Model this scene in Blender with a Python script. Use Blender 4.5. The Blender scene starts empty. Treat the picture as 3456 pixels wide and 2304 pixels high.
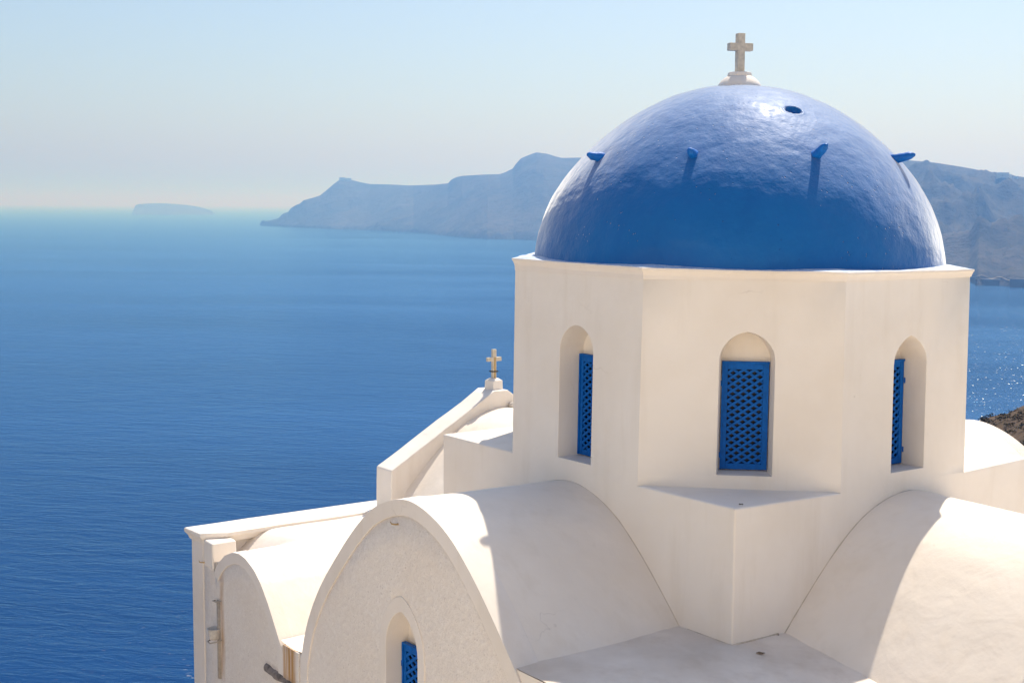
import bpy, bmesh, math, random
import numpy as np
from mathutils import Vector, noise, Matrix
random.seed(7)
SC = bpy.context.scene
COL = SC.collection
PI = math.pi

# ------------------------------------------------------------------ camera
W, H = 3456, 2304
F_, YAW, PIT, ROL = 4506.15, -0.1789, 0.1011, 0.006
CP = Vector((0.206, -16.859, 2.992))
Fw = Vector((math.sin(YAW)*math.cos(PIT), math.cos(YAW)*math.cos(PIT), -math.sin(PIT)))
R0 = Vector((math.cos(YAW), -math.sin(YAW), 0)); U0 = R0.cross(Fw)
Rt = R0*math.cos(ROL) + U0*math.sin(ROL); Up = -R0*math.sin(ROL) + U0*math.cos(ROL)
cd = bpy.data.cameras.new('camera'); cam = bpy.data.objects.new('camera', cd); COL.objects.link(cam)
M = Matrix((Rt, Up, -Fw)).transposed().to_4x4(); M.translation = CP; cam.matrix_world = M
cd.sensor_width = 36; cd.lens = F_/W*36; cd.clip_start = .1; cd.clip_end = 200000
SC.camera = cam

# ------------------------------------------------------------------ light
SUN_EL, SUN_AZ = math.radians(57.2), math.radians(16.9)      # azimuth from +Y towards +X
sd = bpy.data.lights.new('sun', 'SUN'); sun = bpy.data.objects.new('sun', sd); COL.objects.link(sun)
sd.energy = 4.0; sd.angle = math.radians(.53); sd.color = (1, .94, .85)
sdir = Vector((math.sin(SUN_AZ)*math.cos(SUN_EL), math.cos(SUN_AZ)*math.cos(SUN_EL), math.sin(SUN_EL)))
sun.rotation_euler = sdir.to_track_quat('Z', 'Y').to_euler()
wd = bpy.data.worlds.new('World'); SC.world = wd; wd.use_nodes = True
wn = wd.node_tree.nodes; wl = wd.node_tree.links
bg = wn['Background']; sk = wn.new('ShaderNodeTexSky'); sk.sky_type = 'NISHITA'
sk.sun_disc = False; sk.sun_elevation = SUN_EL; sk.sun_rotation = SUN_AZ
sk.altitude = 100; sk.air_density = 1.0; sk.dust_density = 2.2; sk.ozone_density = 1.6
tn = wn.new('ShaderNodeMix'); tn.data_type = 'RGBA'; tn.blend_type = 'MULTIPLY'; tn.inputs[0].default_value = 1; tn.inputs[7].default_value = (.93, 1., 1.09, 1)
wl.new(sk.outputs[0], tn.inputs[6]); wl.new(tn.outputs[2], bg.inputs[0]); bg.inputs[1].default_value = .094
SC.view_settings.view_transform = 'Standard'; SC.view_settings.look = 'None'
SC.view_settings.exposure = 0.52; SC.view_settings.gamma = 1

# ------------------------------------------------------------------ helpers
C0 = Vector((.079, -3.571)); SL = Vector((-3.774, .072)); SR = Vector((3.543, -.038)); BK = SL+SR-C0
uL = (SL-C0).normalized(); nL = Vector((-uL.y, uL.x)); nL = nL if nL.x < 0 and nL.y < 0 else -nL
uR = (SR-C0).normalized(); nR = Vector((uR.y, -uR.x)); nR = nR if nR.x > 0 and nR.y < 0 else -nR
def L3(s, o, z): p = C0+uL*s+nL*o; return Vector((p.x, p.y, z))
def R3(s, o, z): p = C0+uR*s+nR*o; return Vector((p.x, p.y, z))
def ground_ray(px, py, z):                    # display pixel (2352 wide) -> point at height z
    S = W/2352; d = Fw+Rt*((px*S-W/2)/F_)-Up*((py*S-H/2)/F_); t = (z-CP.z)/d.z
    return CP+d*t
def dist_ray(px, py, dist):                   # point on that ray at horizontal distance dist
    S = W/2352; d = Fw+Rt*((px*S-W/2)/F_)-Up*((py*S-H/2)/F_); t = dist/math.hypot(d.x, d.y)
    return CP+d*t
def fbm(v, o=4, l=2.1, g=.5): return noise.fractal(v, 1.0, l, o)
def link(name, bm, mats, parent=None, smooth=False, bevel=0, autos=None):
    me = bpy.data.meshes.new(name); bm.normal_update(); bm.to_mesh(me); bm.free()
    o = bpy.data.objects.new(name, me); COL.objects.link(o)
    for m in (mats if isinstance(mats, (list, tuple)) else [mats]): me.materials.append(m)
    if smooth:
        for p in me.polygons: p.use_smooth = True
    if parent is not None:
        o.parent = parent; o.matrix_parent_inverse = Matrix.Translation(parent.location).inverted() if parent.type == 'EMPTY' else Matrix()
    if bevel:
        b = o.modifiers.new('bevel', 'BEVEL'); b.width = bevel; b.segments = 3; b.limit_method = 'ANGLE'; b.angle_limit = math.radians(35)
        for p in me.polygons: p.use_smooth = True
        w = o.modifiers.new('wn', 'WEIGHTED_NORMAL'); w.keep_sharp = True
    return o
def thing(name, loc, label, cat, group=None):
    o = bpy.data.objects.new(name, None); COL.objects.link(o); o.location = loc; o.empty_display_size = .2
    o['label'] = label; o['category'] = cat
    if group: o['group'] = group
    return o
def tag(o, label=None, cat=None, group=None, kind=None):
    for k, v in (('label', label), ('category', cat), ('group', group), ('kind', kind)):
        if v: o[k] = v
    return o
def wobble(bm, amp=.006, step=.22, flat=None):
    es = [e for e in bm.edges if e.calc_length() > step*1.6]
    for e in es:
        if e.is_valid:
            n = int(e.calc_length()/step)
            if n > 1: bmesh.ops.subdivide_edges(bm, edges=[e], cuts=min(n, 40), use_grid_fill=False)
    for v in bm.verts:
        if flat is not None and v.co.z > flat: continue
        p = v.co.copy(); v.co += Vector((fbm(p*1.7, 3), fbm(p*1.7+Vector((9, 3, 1)), 3), fbm(p*1.7+Vector((2, 7, 5)), 3)*1.2))*amp
def quad(bm, *ps, mi=0):
    f = bm.faces.new([bm.verts.new(p) for p in ps]); f.material_index = mi; return f
def weld(bm, d=.0008): bmesh.ops.remove_doubles(bm, verts=bm.verts, dist=d); bmesh.ops.recalc_face_normals(bm, faces=bm.faces)
def prism(bm, lo, hi, mi=0):
    """closed prism between two equal-length rings of points"""
    a = [bm.verts.new(p) for p in lo]; b = [bm.verts.new(p) for p in hi]; n = len(a)
    fs = [bm.faces.new(a[::-1]), bm.faces.new(b)]
    for i in range(n): fs.append(bm.faces.new((a[i], a[(i+1) % n], b[(i+1) % n], b[i])))
    for f in fs: f.material_index = mi
    bmesh.ops.recalc_face_normals(bm, faces=fs)
    return fs
def boxf(bm, T, s0, s1, o0, o1, z0, z1, mi=0):
    r = [(s0, o0), (s1, o0), (s1, o1), (s0, o1)]
    return prism(bm, [T(s, o, z0) for s, o in r], [T(s, o, z1) for s, o in r], mi)
def lathe(bm, prof, c, n=32, mi=0):
    rings = []
    for r, z in prof:
        rings.append([bm.verts.new((c[0]+r*math.cos(2*PI*i/n), c[1]+r*math.sin(2*PI*i/n), c[2]+z)) for i in range(n)])
    for a, b in zip(rings, rings[1:]):
        for i in range(n): bm.faces.new((a[i], a[(i+1) % n], b[(i+1) % n], b[i])).material_index = mi
    bm.faces.new(rings[-1]); bm.faces.new(rings[0][::-1])
def tube(bm, pts, rad, n=10, cap=True):
    rings = []
    for i, p in enumerate(pts):
        p = Vector(p); t = (Vector(pts[min(i+1, len(pts)-1)])-Vector(pts[max(i-1, 0)])).normalized()
        a = t.orthogonal().normalized() if i == 0 else (a - t*a.dot(t)).normalized(); b = t.cross(a)
        r = rad[i] if isinstance(rad, (list, tuple)) else rad
        rings.append([bm.verts.new(p+a*r*math.cos(2*PI*k/n)+b*r*math.sin(2*PI*k/n)) for k in range(n)])
    for x, y in zip(rings, rings[1:]):
        for k in range(n): bm.faces.new((x[k], x[(k+1) % n], y[(k+1) % n], y[k]))
    if cap: bm.faces.new(rings[0][::-1]); bm.faces.new(rings[-1])

# ------------------------------------------------------------------ materials
class NT:
    def __init__(s, name):
        s.m = bpy.data.materials.new(name); s.m.use_nodes = True; s.t = s.m.node_tree; s.n = s.t.nodes; s.b = s.n['Principled BSDF']
        s.co = s.n.new('ShaderNodeTexCoord').outputs['Object']
    def add(s, ty, **k):
        x = s.n.new(ty)
        for a, v in k.items(): setattr(x, a, v)
        return x
    def link(s, a, b): s.t.links.new(a, b)
    def val(s, sock, v):
        if isinstance(v, bpy.types.NodeSocket): s.link(v, sock)
        else: sock.default_value = v
    def noise(s, scale, det=4, rough=.55, vec=None, dist=0, st=None):
        v = vec or s.co
        if st:
            mp = s.add('ShaderNodeMapping'); mp.inputs['Scale'].default_value = st; s.link(v, mp.inputs[0]); v = mp.outputs[0]
        x = s.add('ShaderNodeTexNoise'); x.inputs['Scale'].default_value = scale; x.inputs['Detail'].default_value = det
        x.inputs['Roughness'].default_value = rough; x.inputs['Distortion'].default_value = dist; s.link(v, x.inputs['Vector']); return x.outputs['Fac']
    def ramp(s, fac, *st, interp='LINEAR'):
        r = s.add('ShaderNodeValToRGB'); r.color_ramp.interpolation = interp; e = r.color_ramp.elements
        while len(e) < len(st): e.new(.5)
        for el, (p, c) in zip(e, st): el.position = p; el.color = (*c, 1) if isinstance(c, tuple) else (c, c, c, 1)
        s.link(fac, r.inputs[0]); return r.outputs[0]
    def math(s, op, a, b=0., c=0., clamp=False):
        x = s.add('ShaderNodeMath', operation=op, use_clamp=clamp)
        for i, v in enumerate((a, b, c)): s.val(x.inputs[i], v)
        return x.outputs[0]
    def mix(s, fac, a, b, blend='MIX'):
        x = s.add('ShaderNodeMix', data_type='RGBA', blend_type=blend); s.val(x.inputs[0], fac)
        s.val(x.inputs[6], a if not isinstance(a, tuple) else (*a, 1)); s.val(x.inputs[7], b if not isinstance(b, tuple) else (*b, 1)); return x.outputs[2]
    def bump(s, h, strength, dist, prev=None):
        x = s.add('ShaderNodeBump'); x.inputs['Strength'].default_value = strength; x.inputs['Distance'].default_value = dist
        s.link(h, x.inputs['Height'])
        if prev: s.link(prev, x.inputs['Normal'])
        return x.outputs[0]
    def dot(s, vec3, off=0.):
        x = s.add('ShaderNodeVectorMath', operation='DOT_PRODUCT'); s.link(s.co, x.inputs[0]); x.inputs[1].default_value = vec3
        return s.math('ADD', x.outputs['Value'], off)
    def band(s, v, a, b, w):                      # 1 inside [a,b], soft edges w
        x = s.add('ShaderNodeMapRange', interpolation_type='SMOOTHSTEP'); s.val(x.inputs[0], v); x.inputs[1].default_value = a-w; x.inputs[2].default_value = a+w
        y = s.add('ShaderNodeMapRange', interpolation_type='SMOOTHSTEP'); s.val(y.inputs[0], v); y.inputs[1].default_value = b+w; y.inputs[2].default_value = b-w
        return s.math('MULTIPLY', x.outputs[0], y.outputs[0])
    def out(s, col=None, rough=None, nrm=None, **k):
        if col is not None: s.val(s.b.inputs['Base Color'], (*col, 1) if isinstance(col, tuple) else col)
        if rough is not None: s.val(s.b.inputs['Roughness'], rough)
        if nrm is not None: s.link(nrm, s.b.inputs['Normal'])
        for a, v in k.items(): s.val(s.b.inputs[a.replace('_', ' ')], v)
        return s.m

def plaster(name, base=(.87, .79, .70), dirt=(.66, .55, .42), stain=None, dk=.42):
    t = NT(name)
    n1 = t.noise(.7, 5, .6); n2 = t.noise(5, 5, .6); n3 = t.noise(3.0, 5, .65, st=(1, 1, .12))
    n4 = t.noise(38, 3, .6)
    c = t.mix(t.ramp(n1, (.38, 0.), (.8, dk)), base, dirt)
    c = t.mix(t.ramp(n3, (.52, 0.), (.78, .34)), c, dirt)
    c = t.mix(t.ramp(n2, (.3, .0), (.7, .10)), c, (.90, .85, .77))
    sp = t.add('ShaderNodeTexVoronoi'); sp.inputs['Scale'].default_value = 2.3; t.link(t.co, sp.inputs[0])
    chip = t.math('MULTIPLY', t.ramp(sp.outputs['Distance'], (.015, 1.), (.03, 0.)), t.ramp(n4, (.5, 0.), (.6, .6)))
    c = t.mix(chip, c, (.28, .2, .14))
    vd = t.add('ShaderNodeTexVoronoi', feature='DISTANCE_TO_EDGE'); vd.inputs['Scale'].default_value = .8
    wv = t.add('ShaderNodeVectorMath', operation='MULTIPLY_ADD'); nz = t.add('ShaderNodeTexNoise'); nz.inputs['Scale'].default_value = 2.5; nz.inputs['Detail'].default_value = 6; t.link(t.co, nz.inputs['Vector'])
    t.link(nz.outputs['Color'], wv.inputs[0]); wv.inputs[1].default_value = (.7, .7, .7); t.link(t.co, wv.inputs[2]); t.link(wv.outputs[0], vd.inputs[0])
    crack = t.math('MULTIPLY', t.ramp(vd.outputs['Distance'], (.0, 1.), (.005, 0.)), t.ramp(t.noise(.8, 3), (.62, 0.), (.70, .35)))
    c = t.mix(crack, c, (.42, .33, .25))
    tw = t.noise(2.4, 3, .5, st=(1, 1, .7), dist=.8)
    b = t.bump(n1, .35, .05); b = t.bump(tw, .3, .03, b); b = t.bump(n2, .35, .012, b); b = t.bump(n4, .3, .0022, b)
    return t.out(c, t.ramp(n2, (.3, .62), (.7, .8)), b, Specular_IOR_Level=.25)

def stucco(name):
    t = NT(name)
    s = t.dot((uL.x, uL.y, 0), -C0.dot(uL)); z = t.dot((0, 0, 1))
    n0 = t.noise(.9, 4, .6); n1 = t.noise(16, 6, .68); n2 = t.noise(42, 4, .6)
    vs = t.noise(30, 3, .6, st=(1, 1, .45))
    c = t.mix(t.ramp(n1, (.35, 0.), (.7, 1.)), (.82, .725, .63), (.92, .835, .74))
    c = t.mix(t.ramp(n0, (.4, 0.), (.75, .35)), c, (.78, .64, .50))
    c = t.mix(t.math('MULTIPLY', t.ramp(n2, (.55, 0.), (.68, .7)), t.ramp(n1, (.48, 0.), (.6, 1.))), c, (.52, .41, .33))
    # rust running down beside the recessed pipe and under the valley spout
    wob = t.math('MULTIPLY', t.math('SUBTRACT', t.noise(2.2, 4, .6, st=(1, 1, .5)), .5), .22)
    sw = t.math('ADD', s, wob)
    streak = t.noise(26, 3, .7, st=(1, 1, .03))
    r1 = t.math('MULTIPLY', t.band(sw, 7.44, 7.52, .07), t.band(z, -3.5, -2.0, .15))
    r2 = t.math('MULTIPLY', t.band(s, 5.26, 5.60, .05), t.band(z, -3.05, -2.4, .10))
    r = t.math('MULTIPLY', t.math('MAXIMUM', r1, r2), t.ramp(streak, (.36, .30), (.60, 1.)))
    c = t.mix(r, c, (.50, .26, .08))
    # mould and the shade of a groove, painted as a dark band low on the wall
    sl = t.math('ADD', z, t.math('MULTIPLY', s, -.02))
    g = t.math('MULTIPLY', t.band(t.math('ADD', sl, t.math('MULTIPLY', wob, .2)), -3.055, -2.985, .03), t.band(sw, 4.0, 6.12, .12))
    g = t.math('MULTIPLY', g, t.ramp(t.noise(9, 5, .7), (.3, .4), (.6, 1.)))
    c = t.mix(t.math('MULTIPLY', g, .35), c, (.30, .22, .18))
    h = t.math('ADD', t.math('MULTIPLY', n1, 1.), t.math('MULTIPLY', vs, .6))
    b = t.bump(n0, .3, .05); b = t.bump(h, .8, .022, b)
    return t.out(c, .85, b, Specular_IOR_Level=.15)

DOMEK = dict(Specular_IOR_Level=.22, Coat_Weight=.05, Coat_Roughness=.15, Sheen_Weight=.90, Sheen_Roughness=.385, Sheen_Tint=(1, .98, .90, 1))
def blue_dome():
    t = NT('dome_blue_paint')
    n0 = t.noise(1.6, 5, .62); n1 = t.noise(7.5, 5, .62, dist=.3, st=(1, 1, 1.5)); n2 = t.noise(30, 4, .6)
    c = t.mix(t.ramp(n0, (.3, 0.), (.75, .5)), (.0, .112, .36), (.001, .13, .41))
    c = t.mix(t.ramp(t.noise(11, 5, .7), (.5, 0.), (.75, .35)), c, (.004, .15, .42))
    v = t.add('ShaderNodeTexVoronoi'); v.inputs['Scale'].default_value = 16; t.link(t.co, v.inputs[0])
    pit = t.math('MULTIPLY', t.ramp(v.outputs['Distance'], (.08, 1.), (.16, 0.)), t.ramp(t.noise(3, 3), (.50, 0.), (.62, .8)))
    c = t.mix(pit, c, (.004, .04, .2))
    br = t.noise(5, 4, .6, st=(1, 1, .22))
    c = t.mix(t.ramp(br, (.5, 0.), (.75, .22)), c, (.0, .07, .30))
    b = t.bump(n0, .5, .06); b = t.bump(n1, .24, .022, b); b = t.bump(n2, .30, .005, b); b = t.bump(t.math('MULTIPLY', pit, -1.), .8, .012, b)
    return t.out(c, t.ramp(n1, (.3, .50), (.7, .62)), b, **DOMEK)

def simple(name, col, rough=.6, var=.25, scale=12, bumpd=.003, **k):
    t = NT(name); n = t.noise(scale, 5, .6)
    c = t.mix(t.ramp(n, (.3, 0.), (.7, 1.)), tuple(x*(1-var) for x in col), col)
    return t.out(c, rough, t.bump(n, .5, bumpd), **k)

M_wall = plaster('limewashed_plaster')
M_vault = plaster('vault_plaster', (.88, .78, .665), (.68, .56, .42))
M_roof = plaster('roof_plaster', (.86, .75, .63), (.50, .37, .25), dk=.75)
M_trim = plaster('limewashed_trim', (.85, .76, .67))
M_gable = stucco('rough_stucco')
M_dome = blue_dome()
M_knob = simple('knob_blue_paint', (.002, .15, .55), .5, .3, 25, .01, Specular_IOR_Level=.3)
M_shut = simple('shutter_blue_paint', (.0, .125, .50), .6, .3, 20, .002, Specular_IOR_Level=.2)
M_cross = simple('weathered_marble', (.68, .60, .49), .7, .35, 22, .003)
M_cross2 = simple('rust_stained_marble', (.72, .62, .47), .6, .3, 14, .002)
M_rust = simple('rust_stain', (.55, .36, .15), .8, .3, 30, .001)
M_black = simple('black_tape', (.015, .015, .015), .5, .2)
M_pipe = simple('old_pipe', (.50, .42, .34), .7, .3, 25, .002)
M_pot = simple('white_fitting', (.68, .62, .55), .5, .25, 25, .002)
M_mould_shade = simple('mould_and_recess_shade', (.42, .34, .29), .95, .8, 7, .03)  # dark colour carries both mould and the shade of a wall recess
M_dark = simple('dark_interior', (.012, .011, .010), .9, .2)
M_leaf = simple('dry_leaf', (.16, .11, .07), .8, .3, 60)
def glass_mat():
    t = NT('window_glass'); n = t.noise(6, 2)
    return t.out((.012, .012, .014), .06, t.bump(n, .06, .02), Specular_IOR_Level=.25)
M_glass = glass_mat()
def top_mat():
    t = NT('cornice_top_paint'); n = t.noise(9, 6, .7); n2 = t.noise(30, 4, .7)
    c = t.mix(t.ramp(n, (.44, 0.), (.56, 1.)), (.72, .74, .76), (.40, .50, .68))
    c = t.mix(t.ramp(n2, (.6, 0.), (.66, .8)), c, (.05, .10, .28))
    return t.out(c, .55, t.bump(n, .6, .02))
M_ctop = top_mat()
def terrain_mat(name, a, b, c2, s1=.02, s2=.15, bd=3.):
    t = NT(name); n = t.noise(s1, 8, .62); n2 = t.noise(s2, 6, .65)
    c = t.mix(t.ramp(n, (.35, 0.), (.65, 1.)), a, b); c = t.mix(t.ramp(n2, (.5, 0.), (.68, .8)), c, c2)
    bp = t.bump(n, .7, bd*3); bp = t.bump(n2, .7, bd, bp)
    return t.out(c, .95, bp, Specular_IOR_Level=.1)
M_far = terrain_mat('far_cliff_rock', (.05, .05, .048), (.10, .09, .083), (.04, .04, .036), .006, .03, 20)
M_mid = terrain_mat('hill_rock', (.045, .045, .038), (.10, .09, .078), (.03, .034, .026), .012, .09, 8)
M_soil = terrain_mat('slope_soil', (.085, .058, .038), (.125, .085, .058), (.06, .045, .03), .12, .9, .3)
M_scrub = simple('dry_scrub', (.095, .075, .038), .9, .4, 1.5, .05)
M_pave = terrain_mat('village_terrace', (.80, .73, .62), (.86, .80, .71), (.72, .64, .52), .3, 1.5, .05)
M_dim_bounce = terrain_mat('dim_bounce_terrace', (.50, .44, .36), (.58, .52, .44), (.42, .36, .29), .3, 1.5, .05)  # darker right part of the unseen terrace, added to cut bounce onto the church
M_cliff = terrain_mat('cliff_soil', (.20, .14, .10), (.28, .21, .16), (.12, .09, .07), .1, .6, .8)
M_farwhite = simple('far_whitewash', (.75, .73, .70), .8, .1)
M_fardark = simple('far_stone', (.10, .09, .085), .9, .3, .2)
M_track = simple('dirt_track', (.34, .29, .24), .95, .2, .05)

def sea_mat():
    t = NT('sea_water')
    def rot(sc, ang):
        mp = t.add('ShaderNodeMapping'); mp.inputs['Rotation'].default_value = (0, 0, ang); mp.inputs['Scale'].default_value = sc; t.link(t.co, mp.inputs[0]); return mp.outputs[0]
    w1 = t.noise(.22, 4, .6, vec=rot((.35, 1, 1), .12), dist=.6)
    w2 = t.noise(.05, 4, .6, vec=rot((.4, 1, 1), -.15), dist=.5)
    w3 = t.noise(1.3, 4, .6, vec=rot((.5, 1, 1), .3))
    big = t.noise(.0035, 5, .6, vec=rot((.3, 1, 1), .05), dist=.8)
    c = t.mix(t.ramp(big, (.35, 0.), (.65, 1.)), (.0, .026, .108), (.001, .036, .145))
    b = t.bump(w2, .4, 2.6); b = t.bump(w1, .6, 1.2, b); b = t.bump(w3, .5, .22, b)
    df = t.add('ShaderNodeBsdfDiffuse'); t.link(c, df.inputs['Color']); t.link(b, df.inputs['Normal'])
    gl = t.add('ShaderNodeBsdfGlossy'); gl.inputs['Color'].default_value = (.36, .66, 1, 1); t.link(t.ramp(big, (.35, .12), (.7, .2)), gl.inputs['Roughness']); t.link(b, gl.inputs['Normal'])
    fr = t.add('ShaderNodeFresnel'); fr.inputs['IOR'].default_value = 1.33; t.link(b, fr.inputs['Normal'])
    mx = t.add('ShaderNodeMixShader'); t.link(t.math('MULTIPLY', fr.outputs[0], .75), mx.inputs[0]); t.link(df.outputs[0], mx.inputs[1]); t.link(gl.outputs[0], mx.inputs[2])
    # sun glints: little facets of water, each tilted its own way
    vo = t.add('ShaderNodeTexVoronoi'); vo.inputs['Scale'].default_value = 2.2; t.link(rot((.6, 1, 1), .1), vo.inputs[0])
    sc = t.add('ShaderNodeSeparateXYZ'); t.link(vo.outputs['Color'], sc.inputs[0])
    rr = t.math('MULTIPLY', sc.outputs[0], .485); aa = t.math('MULTIPLY', sc.outputs[1], 2*PI)
    vm = t.add('ShaderNodeCombineXYZ'); t.link(t.math('MULTIPLY', rr, t.math('COSINE', aa)), vm.inputs[0]); t.link(t.math('MULTIPLY', rr, t.math('SINE', aa)), vm.inputs[1]); vm.inputs[2].default_value = 1
    vn = t.add('ShaderNodeVectorMath', operation='NORMALIZE'); t.link(vm.outputs[0], vn.inputs[0])
    g2 = t.add('ShaderNodeBsdfGlossy'); g2.inputs['Roughness'].default_value = .17; t.link(vn.outputs[0], g2.inputs['Normal'])
    m2 = t.add('ShaderNodeMixShader'); m2.inputs[0].default_value = .013; t.link(mx.outputs[0], m2.inputs[1]); t.link(g2.outputs[0], m2.inputs[2])
    t.link(m2.outputs[0], t.n['Material Output'].inputs['Surface']); t.n.remove(t.b)
    return t.m
M_sea = sea_mat()

# ------------------------------------------------------------------ setting: sea, terrain
ZS = CP.z-100.
bm = bmesh.new()
N = 96; RB = 150000.
ring0 = None
c_ = bm.verts.new((0, 0, ZS)); prev = None
for r in (200, 600, 1500, 4000, 12000, 30000, RB):
    cur = [bm.verts.new((r*math.cos(2*PI*i/N), r*math.sin(2*PI*i/N), ZS)) for i in range(N)]
    for i in range(N):
        if prev is None: bm.faces.new((c_, cur[i], cur[(i+1) % N]))
        else: bm.faces.new((prev[i], cur[i], cur[(i+1) % N], prev[(i+1) % N]))
    prev = cur
tag(link('sea', bm, M_sea), kind='structure')

def interp(x, tab): return float(np.interp(x, [a for a, b in tab], [b for a, b in tab]))

def sm_(t): return t*t*(3-2*t)
def land(name, mat, shore, ridge, cols, depth, back, rough, ncr=26, seed=0, gully=.0, n2=10):
    """a real landmass: its shore line and ridge line lie at their own distances; slopes and gullies between."""
    bm = bmesh.new(); grid = []
    x0, x1 = cols[0], cols[-1]
    for px in cols:
        A = ground_ray(px, interp(px, shore), ZS); dA = math.hypot(A.x-CP.x, A.y-CP.y)
        dR = dA+interp(px, depth)
        Rg = dist_ray(px, interp(px, ridge), dR); hR = max(Rg.z-ZS, 1.)
        dirv = Vector((Rg.x-CP.x, Rg.y-CP.y)).normalized()
        hS = hR
        if 1:
            acc = []
            for dx in range(-50, 51, 10):
                q_ = min(max(px+dx, x0), x1); A2 = ground_ray(q_, interp(q_, shore), ZS); d2 = math.hypot(A2.x-CP.x, A2.y-CP.y)+interp(q_, depth); acc.append(max(dist_ray(q_, interp(q_, ridge), d2).z-ZS, 1))
            hS = min(sum(acc)/len(acc), hR*1.4)
        col = []
        for j in range(-1, ncr+n2+1):
            if j < 0: d = dA-5; z = ZS-10
            elif j <= ncr:
                t = j/ncr; d = dA+(dR-dA)*t
                prof = (.30*min(1, t*6) + .70*(t**1.15)) if False else (.42*t**.55+.58*t**1.25)
                w = math.sin(PI*t)**.7 if 0 < t < 1 else 0
                nn = noise.ridged_multi_fractal(Vector((dirv.x*d*gully/420+seed, dirv.y*d*gully/420, seed)), 1.0, 2.1, 5, 1.0, 2.0)-1.1
                n_ = fbm(Vector((dirv.x*d*gully/260+seed, dirv.y*d*gully/260, seed*2)), 5)
                k_ = sm_(max(0, (t-.35)/.65)); hh = hS*(1-k_)+hR*k_
                z = ZS+hh*prof+w*hh*rough*(nn*.20+n_*.22)
                z = max(z, ZS-2) if j else ZS-3
            else:
                t = (j-ncr)/n2; d = dR+interp(px, back)*t; z = ZS+hR*(1-t**.9*1.0)-t*20
                z = min(z, ZS+hR*(1-.8*t))
            p = Vector((CP.x, CP.y))+dirv*d
            col.append(bm.verts.new((p.x, p.y, z)))
        grid.append(col)
    for a, b in zip(grid, grid[1:]):
        for j in range(len(a)-1): bm.faces.new((a[j], b[j], b[j+1], a[j+1]))
    for col in (grid[0], grid[-1]):
        try: bm.faces.new(col)
        except Exception: pass
    bmesh.ops.recalc_face_normals(bm, faces=bm.faces)
    return tag(link(name, bm, mat, smooth=True), kind='structure')

def hz(px): return 475.5+px*0.008      # sea horizon line in display pixels
def sh(tab): return tab
ridge1 = [(597, 514), (600, 509), (604, 505), (609, 508), (622, 506), (640, 501), (648, 492), (654, 489), (662, 487), (668, 478), (680, 471), (690, 467), (697, 460), (720, 454), (735, 449), (750, 437), (765, 424), (778, 414), (792, 412), (805, 413), (830, 419), (850, 423), (890, 423.5), (940, 426), (1000, 424), (1029, 421), (1036, 413), (1048, 407), (1062, 404), (1080, 403), (1110, 401), (1148, 400), (1160, 396), (1178, 387), (1183, 379), (1196, 364), (1215, 356), (1232, 350), (1255, 353), (1275, 359), (1290, 363), (1330, 362), (1400, 369), (1500, 390), (1640, 420), (1700, 455)]
shore1 = [(597, 517.5), (640, 520), (700, 523), (760, 526), (850, 529), (950, 534), (1060, 545), (1120, 549), (1180, 550), (1250, 553), (1500, 556), (1700, 552)]
cols1 = list(np.arange(597, 1700, 2.0))
land('headland', M_far, shore1, ridge1, cols1, [(597, 12), (620, 60), (700, 350), (800, 800), (1700, 1300)], [(597, 20), (650, 200), (800, 1200), (1700, 1500)], .45, seed=3.1, gully=.6)
ridge2 = [(1560, 560), (1700, 480), (1850, 420), (1960, 378), (2080, 368), (2110, 370), (2150, 374), (2200, 382), (2235, 388), (2270, 396), (2300, 401), (2352, 409), (2420, 418), (2500, 424), (2650, 450), (2800, 520), (2860, 580)]
shore2 = [(1560, 590), (1700, 600), (1900, 615), (2100, 630), (2235, 645), (2255, 657), (2290, 655), (2330, 659), (2400, 664), (2600, 668), (2860, 660)]
cols2 = list(np.arange(1560, 2860, 4.0))
land('hills', M_mid, shore2, ridge2, cols2, [(1560, 300), (1800, 900), (2100, 1300), (2400, 1500), (2860, 900)], [(1560, 800), (2860, 1200)], 1.9, ncr=70, seed=9.4, gully=1.3)
# islet, far out
ridge3 = [(303, 492), (306, 484), (311, 472), (318, 469), (340, 467.3), (370, 467), (400, 468.5), (430, 471), (455, 475), (470, 479), (484, 483), (490, 488), (494, 492)]
shore3 = [(303, 493), (400, 493.6), (494, 493)]
land('islet', M_far, shore3, ridge3, list(np.arange(303, 494.5, 1.5)), [(303, 10), (312, 250), (330, 600), (440, 600), (480, 200), (494, 10)], [(303, 60), (320, 500), (470, 500), (494, 60)], .15, ncr=16, seed=5, gully=.8)

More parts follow.
